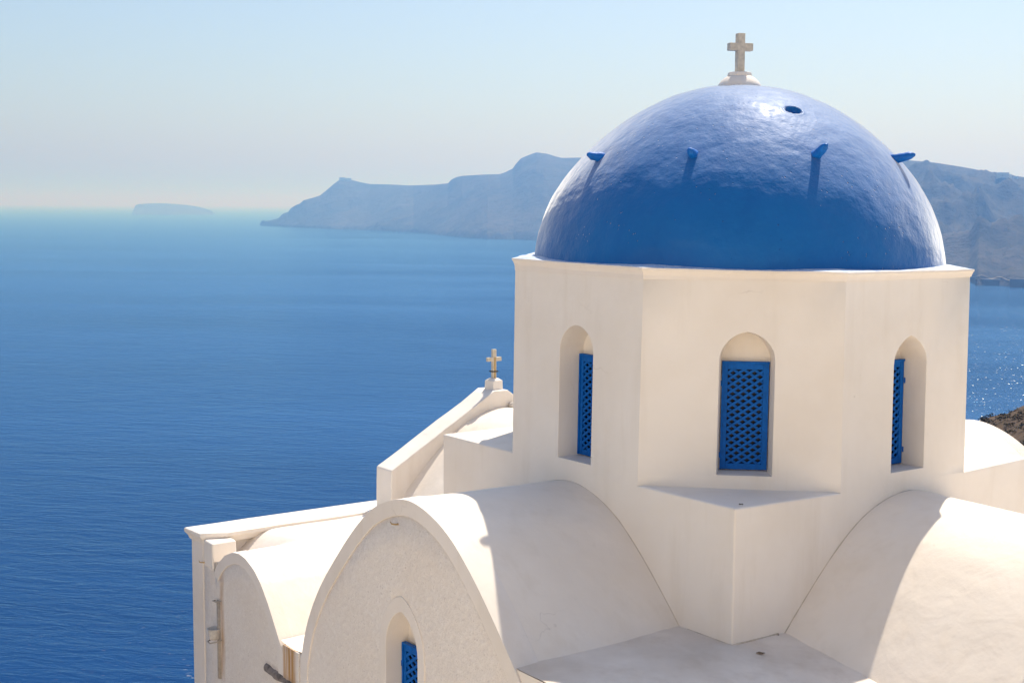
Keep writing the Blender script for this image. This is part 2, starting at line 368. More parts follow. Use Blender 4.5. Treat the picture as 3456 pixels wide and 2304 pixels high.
# far settlement on the hills
def far_house(px, dist, zoff, w, h, d, label, mat=None, group='far houses', dome=False, windows=3, cat='house'):
    return (px, dist, zoff, w, h, d, label, mat)
deps = None
from mathutils.bvhtree import BVHTree
hill = bpy.data.objects['hills']; headl = bpy.data.objects['headland']
def hitpt(ob, px, py):
    me = ob.data; 
    if 'bvh' not in CACHE.get(ob.name, {}):
        CACHE[ob.name] = {'bvh': BVHTree.FromPolygons([v.co[:] for v in me.vertices], [p.vertices[:] for p in me.polygons])}
    S = W/2352; d = (Fw+Rt*((px*S-W/2)/F_)-Up*((py*S-H/2)/F_)).normalized()
    return CACHE[ob.name]['bvh'].ray_cast(CP, d)[0]
CACHE = {}
def small_house(ob, px, py, w, h, d, label, group, mat, name='far_house', cat='house'):
    P = hitpt(ob, px, py)
    if P is None: return
    t = thing(name, P, label, cat, group)
    ang = math.atan2(P.x-CP.x, P.y-CP.y); ca, sa = math.cos(-ang), math.sin(-ang)
    def T(a, b, z): return Vector((P.x+a*ca-b*sa, P.y+a*sa+b*ca, P.z+z))
    bm = bmesh.new(); boxf(bm, T, -w/2, w/2, -d/2, d/2, -6, h); link('wall', bm, mat, t)
    bm = bmesh.new(); boxf(bm, T, -w/2-.3, w/2+.3, -d/2-.3, d/2+.3, h, h+.5); link('roof', bm, mat, t)
    bm = bmesh.new(); boxf(bm, T, -.7, .7, -d/2-.12, -d/2+.1, .0, 2.2); link('door', bm, M_fardark, t)
for i, (px, py, w, h, d, lab) in enumerate([
    (2303, 404.5, 26, 7, 10, 'wide white house highest on the right hand ridge'),
    (2316, 406.5, 14, 5, 8, 'small white house beside the wide one on the ridge'),
    (2334, 409.5, 11, 4, 8, 'white house nearest the right edge on the ridge')]):
    small_house(hill, px, py, w, h, d, lab, 'white houses on the ridge', M_farwhite)
for i, (px, py, w, h, d, lab) in enumerate([
    (786, 414.5, 26, 13, 20, 'pale building on the left of the headland summit'),
    (797, 414.5, 40, 10, 20, 'long low pale building on the headland summit')]):
    small_house(headl, px, py, w, h, d, lab, 'buildings on the headland summit', M_farwhite, 'summit_building', 'building')
for i, (px, py, w, h, d, lab) in enumerate([
    (2268, 652, 30, 6, 14, 'dark stone warehouse on the shore under the dirt track'),
    (2340, 655, 22, 8, 12, 'dark stone warehouse on the shore by the right edge')]):
    small_house(hill, px, py, w, h, d, lab, 'shore warehouses', M_fardark, 'shore_warehouse', 'warehouse')
# dirt track by the shore, draped on the hill
bm = bmesh.new(); prevq = None
for i in range(60):
    px = 2225+i*2.3; py = 634+ 13*(i/59)**1.0+3.0*math.sin(i*.35)
    a = hitpt(hill, px, py)
    if a is None: prevq = None; continue
    q = (bm.verts.new(a+Vector((0, -.5, 1.0))), bm.verts.new(a+Vector((0, 2.5, 1.6))))
    if prevq and (prevq[0].co-q[0].co).length < 60: bm.faces.new((prevq[0], q[0], q[1], prevq[1]))
    prevq = q
tag(link('track', bm, M_track), kind='structure')

# near terrain: unseen village terrace behind the camera (shaped to bounce sun onto the church), church plinth ground, falling cliff, and the brown slope to the right
def gz(x, y):
    if y < -13.9: return 1.2 + max(0, -20-y)*.5 + (max(0, -6-x)*.3 if y < -20 else 0) - max(0, -34-x)*1.3
    e = max(0., -8.2-x, y-9)
    z = -6.-1.25*e
    return max(z, ZS-6)
bm = bmesh.new()
xs = list(np.arange(-95, -8, 3.))+list(np.arange(-8, 30, 2.))+list(np.arange(30, 62, 6.))
ys = [-60, -50, -42, -35, -30, -26, -22, -20, -18, -16, -14.2, -13.95, -13.85, -12, -9, -6, -3, 0, 3, 6, 9]+list(np.arange(11, 96, 3.))
g = [[bm.verts.new((x, y, gz(x, y)+(fbm(Vector((x*.2, y*.2, 1)))*(.9 if gz(x, y) < -7 else .05)))) for y in ys] for x in xs]
for i in range(len(xs)-1):
    for j in range(len(ys)-1):
        f = bm.faces.new((g[i][j], g[i+1][j], g[i+1][j+1], g[i][j+1]))
        f.material_index = 2 if (xs[i] > -1 and ys[j] < -13) else 1 if (gz(xs[i], ys[j]) < -7 or gz(xs[i+1], ys[j+1]) < -7) else 0
tag(link('ground', bm, [M_pave, M_cliff, M_dim_bounce]), kind='structure')

def sz(x, y):
    crest = 101+fbm(Vector((x*.03, 2, 0)))*6
    z = -14.9+.44*(x-18.9) + (3.0*fbm(Vector((x*.03, y*.03, 4)), 5)) * .35 + .35*fbm(Vector((x*.3, y*.3, 7)), 3)
    if x > 30: z -= .2*(x-30)
    if y > crest: z -= (y-crest)*.9+ (y-crest)**2*.02
    if y < 80: z -= (80-y)*.02
    if x < 14: z -= (14-x)*.9
    return max(z, ZS-6)
bm = bmesh.new()
xs = np.arange(-40, 90, 1.3); ys = np.arange(30, 150, 1.3)
g = [[bm.verts.new((x, y, sz(x, y))) for y in ys] for x in xs]
for i in range(len(xs)-1):
    for j in range(len(ys)-1): bm.faces.new((g[i][j], g[i+1][j], g[i+1][j+1], g[i][j+1]))
tag(link('hillside', bm, M_soil, smooth=True), kind='structure')
bm = bmesh.new()
for k in range(1500):
    x = random.uniform(14, 40); y = random.uniform(60, 108)
    z = sz(x, y); r = random.uniform(.22, .55)
    for q in range(26):
        th = random.uniform(0, 2*PI); ph = random.uniform(0, PI/2); rr = r*random.uniform(.6, 1)
        c = Vector((x+rr*math.cos(th)*math.cos(ph), y+rr*math.sin(th)*math.cos(ph), z+rr*.75*math.sin(ph)))
        a = Vector((random.uniform(-1, 1), random.uniform(-1, 1), random.uniform(-.3, 1)))*.13; b = Vector((random.uniform(-1, 1), random.uniform(-1, 1), random.uniform(-1, 1)))*.1
        bm.faces.new([bm.verts.new(c-a), bm.verts.new(c+b), bm.verts.new(c+a)])
tag(link('scrub', bm, M_scrub), 'low dry scrub scattered over the brown slope', 'scrub', kind='stuff')

# ------------------------------------------------------------------ the church
church = thing('church', (0, 0, -6), 'white church with a blue dome on an octagonal drum and four barrel vaults', 'church')
OL, OR = Vector((-2.65, -.98)), Vector((2.618, -1.158))
FL, FR = Vector((-.977, -2.658)), Vector((1.16, -2.593))
OL2 = SL+1.54*(BK-SL).normalized(); OR2 = SR-1.45*uL*-1 if False else SR+1.45*(BK-SR).normalized()
BL = BK-1.5*(BK-SL).normalized(); BR = BK-1.5*(BK-SR).normalized()
# keep the diagonal drum faces exactly in the walls' planes
OL, FL = C0+uL*3.753, C0+uL*1.463; OR, FR = C0+uR*3.673, C0+uR*1.557
LZ = {0: -.019, 1: -.026, 2: -.036, 7: .001}       # the ledges lie a little off level
TOP = {0: C0+uL*1.42, 1: C0+uR*1.543, 2: C0+uR*3.643, 7: C0+uL*3.722}
OCT = [FL, FR, OR, OR2, BR, BL, OL2, OL]          # counter-clockwise seen from above
ZT = 2.22                                          # drum wall top

# wall: the square base with its four triangular ledges
bm = bmesh.new()
ring = [FL, C0, FR, OR, SR, OR2, BR, BK, BL, OL2, SL, OL]
zb = -4.0
sq = [C0, SR, BK, SL]
# outer walls follow the square, split at the drum corners so that the ledges share their edges
per = [FL, C0, FR, OR, SR, OR2, BR, BK, BL, OL2, SL, OL]
def v3(p, z): return Vector((p.x, p.y, z))
def lz(p):
    for i, q in enumerate(OCT):
        if (q-p).length < 1e-5: return LZ.get(i, 0)
    return 0
for a, b in zip(per, per[1:]+per[:1]): quad(bm, v3(a, zb), v3(b, zb), v3(b, lz(b)), v3(a, lz(a)))
for tri in ((FL, C0, FR), (OR, SR, OR2), (BR, BK, BL), (OL2, SL, OL)):
    f = bm.faces.new([bm.verts.new(v3(p, lz(p))) for p in tri])
weld(bm); wobble(bm, .007, flat=-.06)
link('wall', bm, M_wall, church, bevel=.024)

# drum with arched splayed window openings
def arch_pts(w, zs, za, n=14, p=1.75):
    """slightly pointed arch: half-width w, springing zs, apex za, from right to left"""
    out = []
    for i in range(n+1):
        t = i/n; a = PI*t; x = w*math.cos(a)
        out.append((x, zs+(za-zs)*max(0, 1-abs(x/w)**p)**(1/1.9)))
    return out
windows = []
def drum_face(bm, i, win):
    a, b = OCT[i], OCT[(i+1) % 8]; at, bt = TOP.get(i, a), TOP.get((i+1) % 8, b)
    za_, zb_ = LZ.get(i, 0), LZ.get((i+1) % 8, 0)
    L = (b-a).length; u = (b-a)/L; n = Vector((u.y, -u.x))
    def T(s, d, z):
        k = max(z, 0)/ZT; A = a.lerp(at, k); B = b.lerp(bt, k); p = A.lerp(B, s/L)-n*d
        return Vector((p.x, p.y, z if z != 0 else za_+(zb_-za_)*s/L))
    if not win:
        quad(bm, T(0, 0, 0), T(L, 0, 0), T(L, 0, ZT), T(0, 0, ZT)); return
    cs, hw, z0, zs, za, dep, spl, pw = win
    ar = [(cs+x, z) for x, z in arch_pts(hw, zs, za, 16, pw)]
    hole = [(cs+hw, z0)]+ar+[(cs-hw, z0)]
    # surround
    quad(bm, T(0, 0, 0), T(cs-hw, 0, 0), T(cs-hw, 0, z0), T(0, 0, z0)); quad(bm, T(cs-hw, 0, 0), T(cs+hw, 0, 0), T(cs+hw, 0, z0), T(cs-hw, 0, z0)); quad(bm, T(cs+hw, 0, 0), T(L, 0, 0), T(L, 0, z0), T(cs+hw, 0, z0))
    quad(bm, T(0, 0, z0), T(cs-hw, 0, z0), T(cs-hw, 0, zs), T(0, 0, zs)); quad(bm, T(cs+hw, 0, z0), T(L, 0, z0), T(L, 0, zs), T(cs+hw, 0, zs))
    quad(bm, T(0, 0, zs), T(cs-hw, 0, zs), T(cs-hw, 0, ZT), T(0, 0, ZT)); quad(bm, T(cs+hw, 0, zs), T(L, 0, zs), T(L, 0, ZT), T(cs+hw, 0, ZT))
    for (x1, q1), (x2, q2) in zip(ar, ar[1:]): quad(bm, T(x2, 0, q2), T(x1, 0, q1), T(x1, 0, ZT), T(x2, 0, ZT))
    k = (hw-spl)/hw
    def inner(p): return (cs+(p[0]-cs)*k, z0+(p[1]-z0)*(1-.02) if p[1] > zs else p[1])
    inn = [inner(p) for p in hole]
    for i in range(len(hole)-1): quad(bm, T(hole[i][0], 0, hole[i][1]), T(hole[i+1][0], 0, hole[i+1][1]), T(inn[i+1][0], dep, inn[i+1][1]), T(inn[i][0], dep, inn[i][1]))
    quad(bm, T(hole[-1][0], 0, z0), T(hole[0][0], 0, z0), T(inn[0][0], dep, z0), T(inn[-1][0], dep, z0))
    # tympanum above the shutter
    zt = z0+1.18
    up = [p for p in inn if p[1] > zt]
    poly = [(inn[0][0], zt)]+up+[(inn[-1][0], zt)]
    f = bm.faces.new([bm.verts.new(T(x, dep, z)) for x, z in poly])
    windows.append((T, cs, hw-spl, z0, zt, dep))
bm = bmesh.new()
edges = list(zip(OCT, OCT[1:]+OCT[:1]))
for i, (a, b) in enumerate(edges):
    L = (b-a).length
    win = {0: (1.138, .296, .125, 1.38, 1.675, .34, .035, 1.7), 1: (2.657-1.557, .280, .095, 1.30, 1.60, .34, .02, 1.35), 7: (3.753-2.565, .30, .078, 1.35, 1.645, .34, .02, 1.8)}.get(i)
    if i in (2, 6): win = (L/2, .29, .1, 1.35, 1.62, .34, .03, 1.6)
    drum_face(bm, i, win)
weld(bm)
drum = link('drum', bm, M_wall, church, bevel=.012)

# shutters
def shutter(T, cs, hw, z0, z1, dep, label=None, hinge=1, parent=church, pitch=.064, wd=.0265):
    """frame with diagonal lattice in front of dark glass"""
    fr = .062; th = .035; d1 = dep-.02; d0 = d1-th; g = .006
    win = None
    bm = bmesh.new()
    s0, s1 = cs-hw+g, cs+hw-g; zb_, zt_ = z0+.012, z1
    boxf(bm, T, s0, s0+fr, d0, d1, zb_, zt_); boxf(bm, T, s1-fr, s1, d0, d1, zb_, zt_)
    boxf(bm, T, s0+fr, s1-fr, d0+.002, d1, zb_, zb_+fr*1.05); boxf(bm, T, s0+fr, s1-fr, d0+.002, d1, zt_-fr*1.05, zt_)
    boxf(bm, T, s0-.004, s1+.004, d0-.012, d1+.01, zt_, zt_+.022)
    boxf(bm, T, s0-.003, s0+.02, d0-.014, d0, zb_, zt_)
    fo = link('shutter', bm, M_shut, parent, bevel=.003)
    if label: fo['label'] = label
    # lattice
    bm = bmesh.new(); ax0, ax1 = s0+fr, s1-fr; az0, az1 = zb_+fr*1.05, zt_-fr*1.05
    def strips(sgn, da, db, pitch, wd, slope):
        # lines z = slope*sgn*s + c ; clipped to the rectangle
        nrm = math.sqrt(1+slope*slope)
        c = az0-abs(slope)*(ax1-ax0)*1.0
        cc = []
        k = -60
        while k < 200:
            cc.append(k*pitch*nrm); k += 1
        for c in cc:
            poly = [(ax0, az0), (ax1, az0), (ax1, az1), (ax0, az1)]
            def clip(poly, f):
                out = []
                for i in range(len(poly)):
                    p, q = poly[i], poly[(i+1) % len(poly)]; fp, fq = f(p), f(q)
                    if fp >= 0: out.append(p)
                    if fp*fq < 0: t = fp/(fp-fq); out.append((p[0]+(q[0]-p[0])*t, p[1]+(q[1]-p[1])*t))
                return out
            fz = lambda p: (p[1]-az0)-sgn*slope*(p[0]-ax0)-c
            h = wd/2*nrm
            poly = clip(poly, lambda p: fz(p)+h)
            if len(poly) > 2: poly = clip(poly, lambda p: h-fz(p))
            if len(poly) > 2:
                prism(bm, [T(x, da, z) for x, z in poly], [T(x, db, z) for x, z in poly])
    strips(1, d0+.004, d0+.013, pitch, wd, .66)
    strips(-1, d0+.0145, d0+.0235, pitch, wd, .66)
    link('lattice', bm, M_shut, fo)
    bm = bmesh.new(); boxf(bm, T, s0+.01, s1-.01, d1+.02, d1+.03, z0+.012, z1-.005); gp = link('glass', bm, M_glass, fo)
    for zz in (z0+.17, z1-.22):
        sx = s0-.006 if hinge < 0 else s1+.006
        bm = bmesh.new(); tube(bm, [T(sx, d0-.008, zz-.03), T(sx, d0-.008, zz+.03)], .009); link('hinge', bm, M_shut, fo)
for i, wdw in enumerate(windows): shutter(*wdw, hinge=-1 if i in (0, 3) else 1)

# cornice of the drum
def offset_poly(P, d):
    n = len(P); out = []
    for i in range(n):
        a, b, c = P[i-1], P[i], P[(i+1) % n]
        e1 = (b-a).normalized(); e2 = (c-b).normalized(); n1 = Vector((e1.y, -e1.x)); n2 = Vector((e2.y, -e2.x))
        m = (n1+n2); m = m/(m.dot(n1)) if m.length else n1
        out.append(b+m*d)
    return out
bm = bmesh.new(); prev = None
OTOP = [TOP.get(i, p) for i, p in enumerate(OCT)]
for d, z in ((-.01, ZT-.0), (.006, ZT+.001), (.008, ZT+.03), (.016, ZT+.055), (.030, ZT+.085), (.038, ZT+.092), (.040, ZT+.115), (-.25, ZT+.145)):
    P = offset_poly(OTOP, d)
    cur = []
    for a, b in zip(P, P[1:]+P[:1]):
        for k in range(10):
            p = a.lerp(b, k/10); w = fbm(Vector((p.x*2.2, p.y*2.2, z*6)), 4)*.008
            tl = (p.x)*-.012                       # the cornice sags a little to the right
            cur.append(bm.verts.new((p.x*(1+w*.3), p.y*(1+w*.3), z+w+tl if z > ZT+.01 else z)))
    if prev:
        n = len(cur)
        for i in range(n):
            f = bm.faces.new((prev[i], prev[(i+1) % n], cur[(i+1) % n], cur[i])); f.material_index = 1 if d < -.1 else 0
    prev = cur
bm.faces.new(prev).material_index = 1
bmesh.ops.recalc_face_normals(bm, faces=bm.faces)
cornice = link('cornice', bm, [M_trim, M_ctop], church)

# dome
RP = [(2.30, 2.500), (2.54, 2.475), (2.71, 2.425), (2.91, 2.37), (3.05, 2.295), (3.24, 2.19), (3.42, 2.06), (3.57, 1.925), (3.70, 1.80), (3.87, 1.62), (4.02, 1.405), (4.13, 1.25), (4.26, 1.0), (4.34, .80), (4.41, .58), (4.45, .36), (4.468, .2), (4.475, .0)]
DC = Vector((-.03, 0.0))
zz_ = np.array([p[0] for p in RP]); rr_ = np.array([p[1] for p in RP])
# smooth profile, parametrised by angle
angs = np.arctan2((zz_-2.30)/2.175, rr_/2.5); rad = np.hypot(rr_, zz_-2.30)
def dome_pt(th, a):
    r = float(np.interp(a, angs, rads_s)) if False else float(np.polyval(PC, a))
    ca, sa = math.cos(a)*2.5, math.sin(a)*2.175
    k = r/math.hypot(ca, sa)
    return k*ca, 2.30+k*sa
PC = np.polyfit(angs, rad, 6)
def dome_pos(th, a):
    r, z = dome_pt(th, a)
    return Vector((DC.x+r*math.sin(th), DC.y-r*math.cos(th), z))
HOLE = (math.radians(29.5), None)
ha = min(np.linspace(.6, 1.5, 400), key=lambda a: abs(dome_pt(0, a)[1]-4.10))
HP = dome_pos(HOLE[0], float(ha))
hn = Vector((HP.x-DC.x, HP.y-DC.y, 1.9*(HP.z-2.3)/1.3*.75)).normalized()
ht = Vector((math.cos(HOLE[0]), math.sin(HOLE[0]), 0)); hb = hn.cross(ht)
bm = bmesh.new(); NT_, NA = 560, 150
rows = []
for j in range(NA+1):
    a = (PI/2)*j/NA*.9985; row = []
    for i in range(NT_):
        th = 2*PI*i/NT_; p = dome_pos(th, a)
        n = Vector((p.x-DC.x, p.y-DC.y, (p.z-2.3)*1.3)).normalized()
        w = .012*fbm(p*1.3, 4)+.004*fbm(p*4.5+Vector((3, 1, 2)), 4)
        dlt = p-HP; e = math.hypot(dlt.dot(ht)/.085, (dlt.dot(hb))/.062) if dlt.length < .4 else 9
        if e < 1.25:
            w -= .14*max(0, min(1, (1.25-e)/.4)); 
        elif e < 1.7: w += .006*math.sin((e-1.25)/.45*PI)
        row.append(bm.verts.new(p+n*w))
    rows.append(row)
for a, b in zip(rows, rows[1:]):
    for i in range(NT_): bm.faces.new((a[i], a[(i+1) % NT_], b[(i+1) % NT_], b[i]))
bm.faces.new(rows[-1])
dome = link('dome', bm, M_dome, church, smooth=True)
# stone pegs on the dome
for k, (th, ln, bend) in enumerate([(-53.7, .19, .2), (-13.5, .16, .35), (27, .22, .75), (68.9, .24, .30), (110, .2, .3), (150, .2, .3), (190, .2, .3), (230, .2, .3)]):
    t = math.radians(th); aa = min(np.linspace(.3, 1.1, 300), key=lambda a: abs(dome_pt(0, a)[1]-3.57))
    p0 = dome_pos(t, float(aa)); out = Vector((math.sin(t), -math.cos(t), 0))
    bm = bmesh.new(); pts = []; rs = []
    for i in range(9):
        q = i/8; pts.append(p0+out*(-.08+(ln+.08)*q)+Vector((0, 0, bend*.16*q*q-.01)))
        rs.append((.062, .06, .056, .055, .052, .05, .047, .04, .018)[i])
    tube(bm, pts, rs, 18)
    for v in bm.verts: v.co += (v.co-p0).normalized()*.016*fbm(v.co*17, 3)+Vector((0, 0, .01*fbm(v.co*9+Vector((5, 0, 0)), 2)))
    link('stone_peg', bm, M_knob, dome, smooth=True)

# cross on the dome
top = Vector((DC.x+.005, DC.y, 4.46))
bm = bmesh.new()
prof = [(.27, -.03), (.262, .02), (.235, .06), (.20, .095), (.155, .125), (.135, .135)]
lathe(bm, prof, top, 40)
cap = link('finial_base', bm, M_trim, church, smooth=True)
bm = bmesh.new(); lo = []; hi = []
for i in range(8):
    a = 2*PI*(i+.5)/8+.2; lo.append(top+Vector((.155*math.cos(a), .155*math.sin(a), .13))); hi.append(top+Vector((.145*math.cos(a), .145*math.sin(a), .175)))
prism(bm, lo, hi); link('plate', bm, M_trim, cap, bevel=.008)
def cross_mesh(base, ang, H_, W_, st, arm_t, arm_h, dp):
    ca, sa = math.cos(ang), math.sin(ang)
    T = lambda a, b, z: Vector((base.x+a*ca-b*sa, base.y+a*sa+b*ca, base.z+z))
    h = st/2; w = W_/2; z1 = H_-arm_t-arm_h; z2 = H_-arm_t
    pts = [(-h, 0), (h, 0), (h, z1), (w, z1), (w, z2), (h, z2), (h, H_), (-h, H_), (-h, z2), (-w, z2), (-w, z1), (-h, z1)]
    bm = bmesh.new(); prism(bm, [T(x, -dp/2, z) for x, z in pts], [T(x, dp/2, z) for x, z in pts]); return bm
bm = cross_mesh(top+Vector((0, 0, .17)), math.radians(24), .475, .305, .092, .118, .092, .095)
link('cross', bm, M_cross, church, bevel=.006)

# barrel vault profile: drop below the apex for a distance from the axis
PX = [0, .15, .35, .60, .84, 1.1, 1.3, 1.5, 1.7, 1.85, 1.96, 2.1, 2.3, 2.42, 2.5, 2.56, 2.62]
PZ = [0, .012, .055, .145, .275, .48, .66, .86, 1.07, 1.23, 1.36, 1.54, 1.86, 2.12, 2.36, 2.7, 3.2]
def drop(x): return float(np.interp(abs(x), PX, PZ))
def smooth_drop(x):
    return (drop(x-.05)+drop(x+.05)+2*drop(x)+drop(x-.1)+drop(x+.1))/6
def vault(name, T, cs, apex0, apex1, o0, o1, xl, xr, mat=M_vault, seed=0, amp=.012, parent=church, no=36, nx=110):
    bm = bmesh.new(); g = []
    for i in range(no+1):
        o = o0+(o1-o0)*i/no; row = []
        for j in range(nx+1):
            x = xl+(xr-xl)*j/nx; ap = apex0+(apex1-apex0)*i/no
            p = T(cs+x, o, ap-smooth_drop(x)); n_ = fbm(p*.8+Vector((seed, 0, 0)), 4)*amp+fbm(p*3.3, 3)*amp*.35
            edge = 1 if 0 < i < no else .0
            p.z += n_*edge*1.0; p += (T(cs+x, o, 0)-T(cs, o, 0))*(.4*n_*edge/2.)
            row.append(bm.verts.new(p))
        g.append(row)
    for a, b in zip(g, g[1:]):
        for j in range(nx): bm.faces.new((a[j], a[j+1], b[j+1], b[j]))
    bmesh.ops.recalc_face_normals(bm, faces=bm.faces)
    up = sum(f.normal.z for f in bm.faces)
    if up < 0: bmesh.ops.reverse_faces(bm, faces=bm.faces)
    return link(name, bm, mat, parent, smooth=True)
GL = 2.20        # distance of the left gable from the wall
CSL, CSR = 2.62, 2.65
vault('barrel_vault', L3, CSL, -.17, -.12, -.02, GL-.11, -1.99, 2.6, seed=1, nx=140)
vault('barrel_vault', R3, CSR, -.135, -.15, -.02, 2.62, -2.3, 2.3, seed=4, nx=136)
# nave vaults behind: left one runs along uL, right one along uR
def NL(s, o, z): return L3(o, -s, z)       # axis coordinate o measured along uL from C, s measured behind the wall
def NR(s, o, z): return R3(o, -s, z)
vault('barrel_vault', NL, CSL, -.15, -.15, 5.28, 7.62, -2.0, 1.99, seed=7)
vault('barrel_vault', NR, CSR, -.13, -.13, 4.93, 7.35, -2.0, 1.99, seed=9)
# vertical side walls below those two springings
bm = bmesh.new()
quad(bm, L3(5.29, -.63, -4), L3(7.6, -.63, -4), L3(7.6, -.63, -1.5), L3(5.29, -.63, -1.5))
link('side_wall', bm, M_wall, church)
bm = bmesh.new()
quad(bm, R3(4.94, -.66, -4), R3(7.35, -.66, -4), R3(7.35, -.66, -1.45), R3(4.94, -.66, -1.45))
link('side_wall', bm, M_wall, church)

def smooth_poly(pts): return pts
# corner roof between the transepts
bm = bmesh.new(); g = []
def RF(a, b, z): p = C0+nL*a+nR*b; return Vector((p.x, p.y, z))
NA_ = 44
for i in range(NA_+1):
    row = []
    for j in range(NA_+1):
        a = -.9+(.9+GL-.012)*i/NA_; b = -.9+3.6*j/NA_
        p = RF(a, b, -1.405-.105*max(b, 0))
        # coved up a little where it meets the walls
        p.z += .012*fbm(p*.9, 4)+.006*fbm(p*3.5, 3)
        row.append(bm.verts.new(p))
    g.append(row)
for i in range(NA_):
    for j in range(NA_): bm.faces.new((g[i][j], g[i+1][j], g[i+1][j+1], g[i][j+1]))
bmesh.ops.recalc_face_normals(bm, faces=bm.faces)
if sum(f.normal.z for f in bm.faces) < 0: bmesh.ops.reverse_faces(bm, faces=bm.faces)
link('corner_roof', bm, M_roof, church, smooth=True)
# walls under the corner roof
bm = bmesh.new()
a_ = GL-.012
quad(bm, RF(a_, -.9, -6), RF(a_, 0, -6), RF(a_, 0, -1.412), RF(a_, -.9, -1.412)); quad(bm, RF(a_, 0, -6), RF(a_, 2.7, -6), RF(a_, 2.7, -1.695), RF(a_, 0, -1.412)); quad(bm, RF(-.9, 2.7, -6), RF(a_, 2.7, -6), RF(a_, 2.7, -1.695), RF(-.9, 2.7, -1.695))
link('lower_wall', bm, M_wall, church)

M_joint = simple('dirty_joint', (.76, .64, .50), .9, .4, 6, .01)
def fillet(pts, r=.008):
    P = []
    for a, b in zip(pts, pts[1:]):
        n = max(1, int((b-a).length/.06))
        P += [a.lerp(b, k/n) for k in range(n)]
    P.append(pts[-1]); bm = bmesh.new()
    tube(bm, P, [r*(.55+.9*abs(fbm(p*4, 3))) for p in P], 6); link('mortar_joint', bm, M_joint, church, smooth=True)
fillet([L3(CSL+x, .002, -.17-smooth_drop(x)) for x in np.linspace(-1.97, 1.0, 60)])
fillet([R3(CSR+x, .002, -.135-smooth_drop(x)) for x in np.linspace(-1.99, .9, 60)])
fillet([L3(.64, .004, -1.405), L3(.3, .004, -1.404), L3(0, .004, -1.402), R3(.35, .004, -1.404), R3(.66, .004, -1.403)], .010)
# left gable wall: rough stucco panel, smooth arch bands
def gz_big(s): return -.12-smooth_drop(s-CSL)
SPX = [0, .2, .45, .65, .84, 1.0, 1.12, 1.25, 1.4]; SPZ = [0, .025, .12, .26, .46, .66, .82, 1.0, 1.35]
def sdrop(x): return float(np.interp(abs(x), SPX, SPZ))
CSS, AS = 6.88, -1.62
def gz_small(s): return AS-sdrop(s-CSS)
ss = list(np.arange(.6, 5.121, .06)); sky = [(s, gz_big(s)) for s in ss]+[(5.16, -2.50), (5.62, -2.51)]
sky += [(s, gz_small(s)) for s in np.arange(5.66, 7.73, .05)]
sky += [(7.74, -1.70), (8.42, -1.70)]
bm = bmesh.new(); ZB = -6.0; OF = GL-.016
prevc = None
for s, z in sky:
    zz = [ZB, -4.5]+[z-.1-(z-.1+4.5)*k/10. for k in range(10, 0, -1)][1:]+[z-.012]
    colv = []
    for q in zz:
        p = L3(s, OF+.006*fbm(Vector((s*1.4, q*1.4, 2)), 4), q); colv.append(bm.verts.new(p))
    if prevc:
        for k in range(len(colv)-1): bm.faces.new((prevc[k], colv[k], colv[k+1], prevc[k+1]))
    prevc = colv
bmesh.ops.recalc_face_normals(bm, faces=bm.faces)
# cut the window opening of the big gable
cw = 2.79; 
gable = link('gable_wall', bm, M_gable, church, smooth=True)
win_arch = arch_pts(.325, -1.80, -1.375, 16, 1.55)
outline = [(cw+.325, -4.6)]+[(cw+x, z) for x, z in win_arch]+[(cw-.325, -4.6)]
cut = bmesh.new(); prism(cut, [L3(s, GL-.8, z) for s, z in outline], [L3(s, GL+.4, z) for s, z in outline])
cme = bpy.data.meshes.new('tmp_cut'); cut.to_mesh(cme); cut.free(); cob = bpy.data.objects.new('tmp_cut', cme); COL.objects.link(cob)
def thin_panel():
    pass
md = gable.modifiers.new('solid', 'SOLIDIFY'); md.thickness = .25; md.offset = -1
mb = gable.modifiers.new('cut', 'BOOLEAN'); mb.operation = 'DIFFERENCE'; mb.object = cob; mb.solver = 'EXACT'
bpy.context.view_layer.update()
dg = bpy.context.evaluated_depsgraph_get(); nm = bpy.data.meshes.new_from_object(gable.evaluated_get(dg))
gable.modifiers.clear(); gable.data = nm
bpy.data.objects.remove(cob)

def band(name, outer, inner, o0, o1, mat=M_trim, parent=church, bevel=.005):
    """solid strip between two open polylines in the gable plane, from depth o0 to o1"""
    bm = bmesh.new(); n = len(outer)
    V = [[bm.verts.new(L3(p[0], o, p[1])) for p in pl] for pl, o in ((outer, o1), (inner, o1), (inner, o0), (outer, o0))]
    for k in range(4):
        a, b = V[k], V[(k+1) % 4]
        for i in range(n-1): bm.faces.new((a[i], a[i+1], b[i+1], b[i]))
    bm.faces.new([V[k][0] for k in range(4)]); bm.faces.new([V[k][-1] for k in range(4)][::-1])
    bmesh.ops.recalc_face_normals(bm, faces=bm.faces)
    return link(name, bm, mat, parent, bevel=bevel)
def inset(pts, d):
    out = []
    for i, p in enumerate(pts):
        a = pts[max(i-1, 0)]; b = pts[min(i+1, len(pts)-1)]; t = Vector((b[0]-a[0], b[1]-a[1])).normalized(); n = Vector((t.y, -t.x))
        out.append((p[0]+n.x*d, p[1]+n.y*d))
    return out
ob_ = [(s, gz_big(s)+.004) for s in np.linspace(.52, 5.05, 76)]
ob_ = [(.50, -1.75)]+ob_+[(5.14, -2.6), (5.17, -3.2), (5.19, -4.4)]
ib_ = []
def dd(i, n): return .17
ib_ = inset(ob_, .175)
band('arch_band', ob_, ib_, GL-.30, GL)
os_ = [(s, gz_small(s)+.004) for s in np.linspace(7.70, 5.68, 40)][::-1]
os_ = [(5.60, -3.0), (5.63, -2.62)]+os_
band('arch_band', os_, inset(os_, .15), GL-.20, GL-.003)
# stub wall under the valley between the two vaults
bm = bmesh.new(); boxf(bm, L3, 5.18, 5.615, GL-.3, GL+.004, -6, -2.50); link('valley_stub', bm, M_gable, church, bevel=.01)
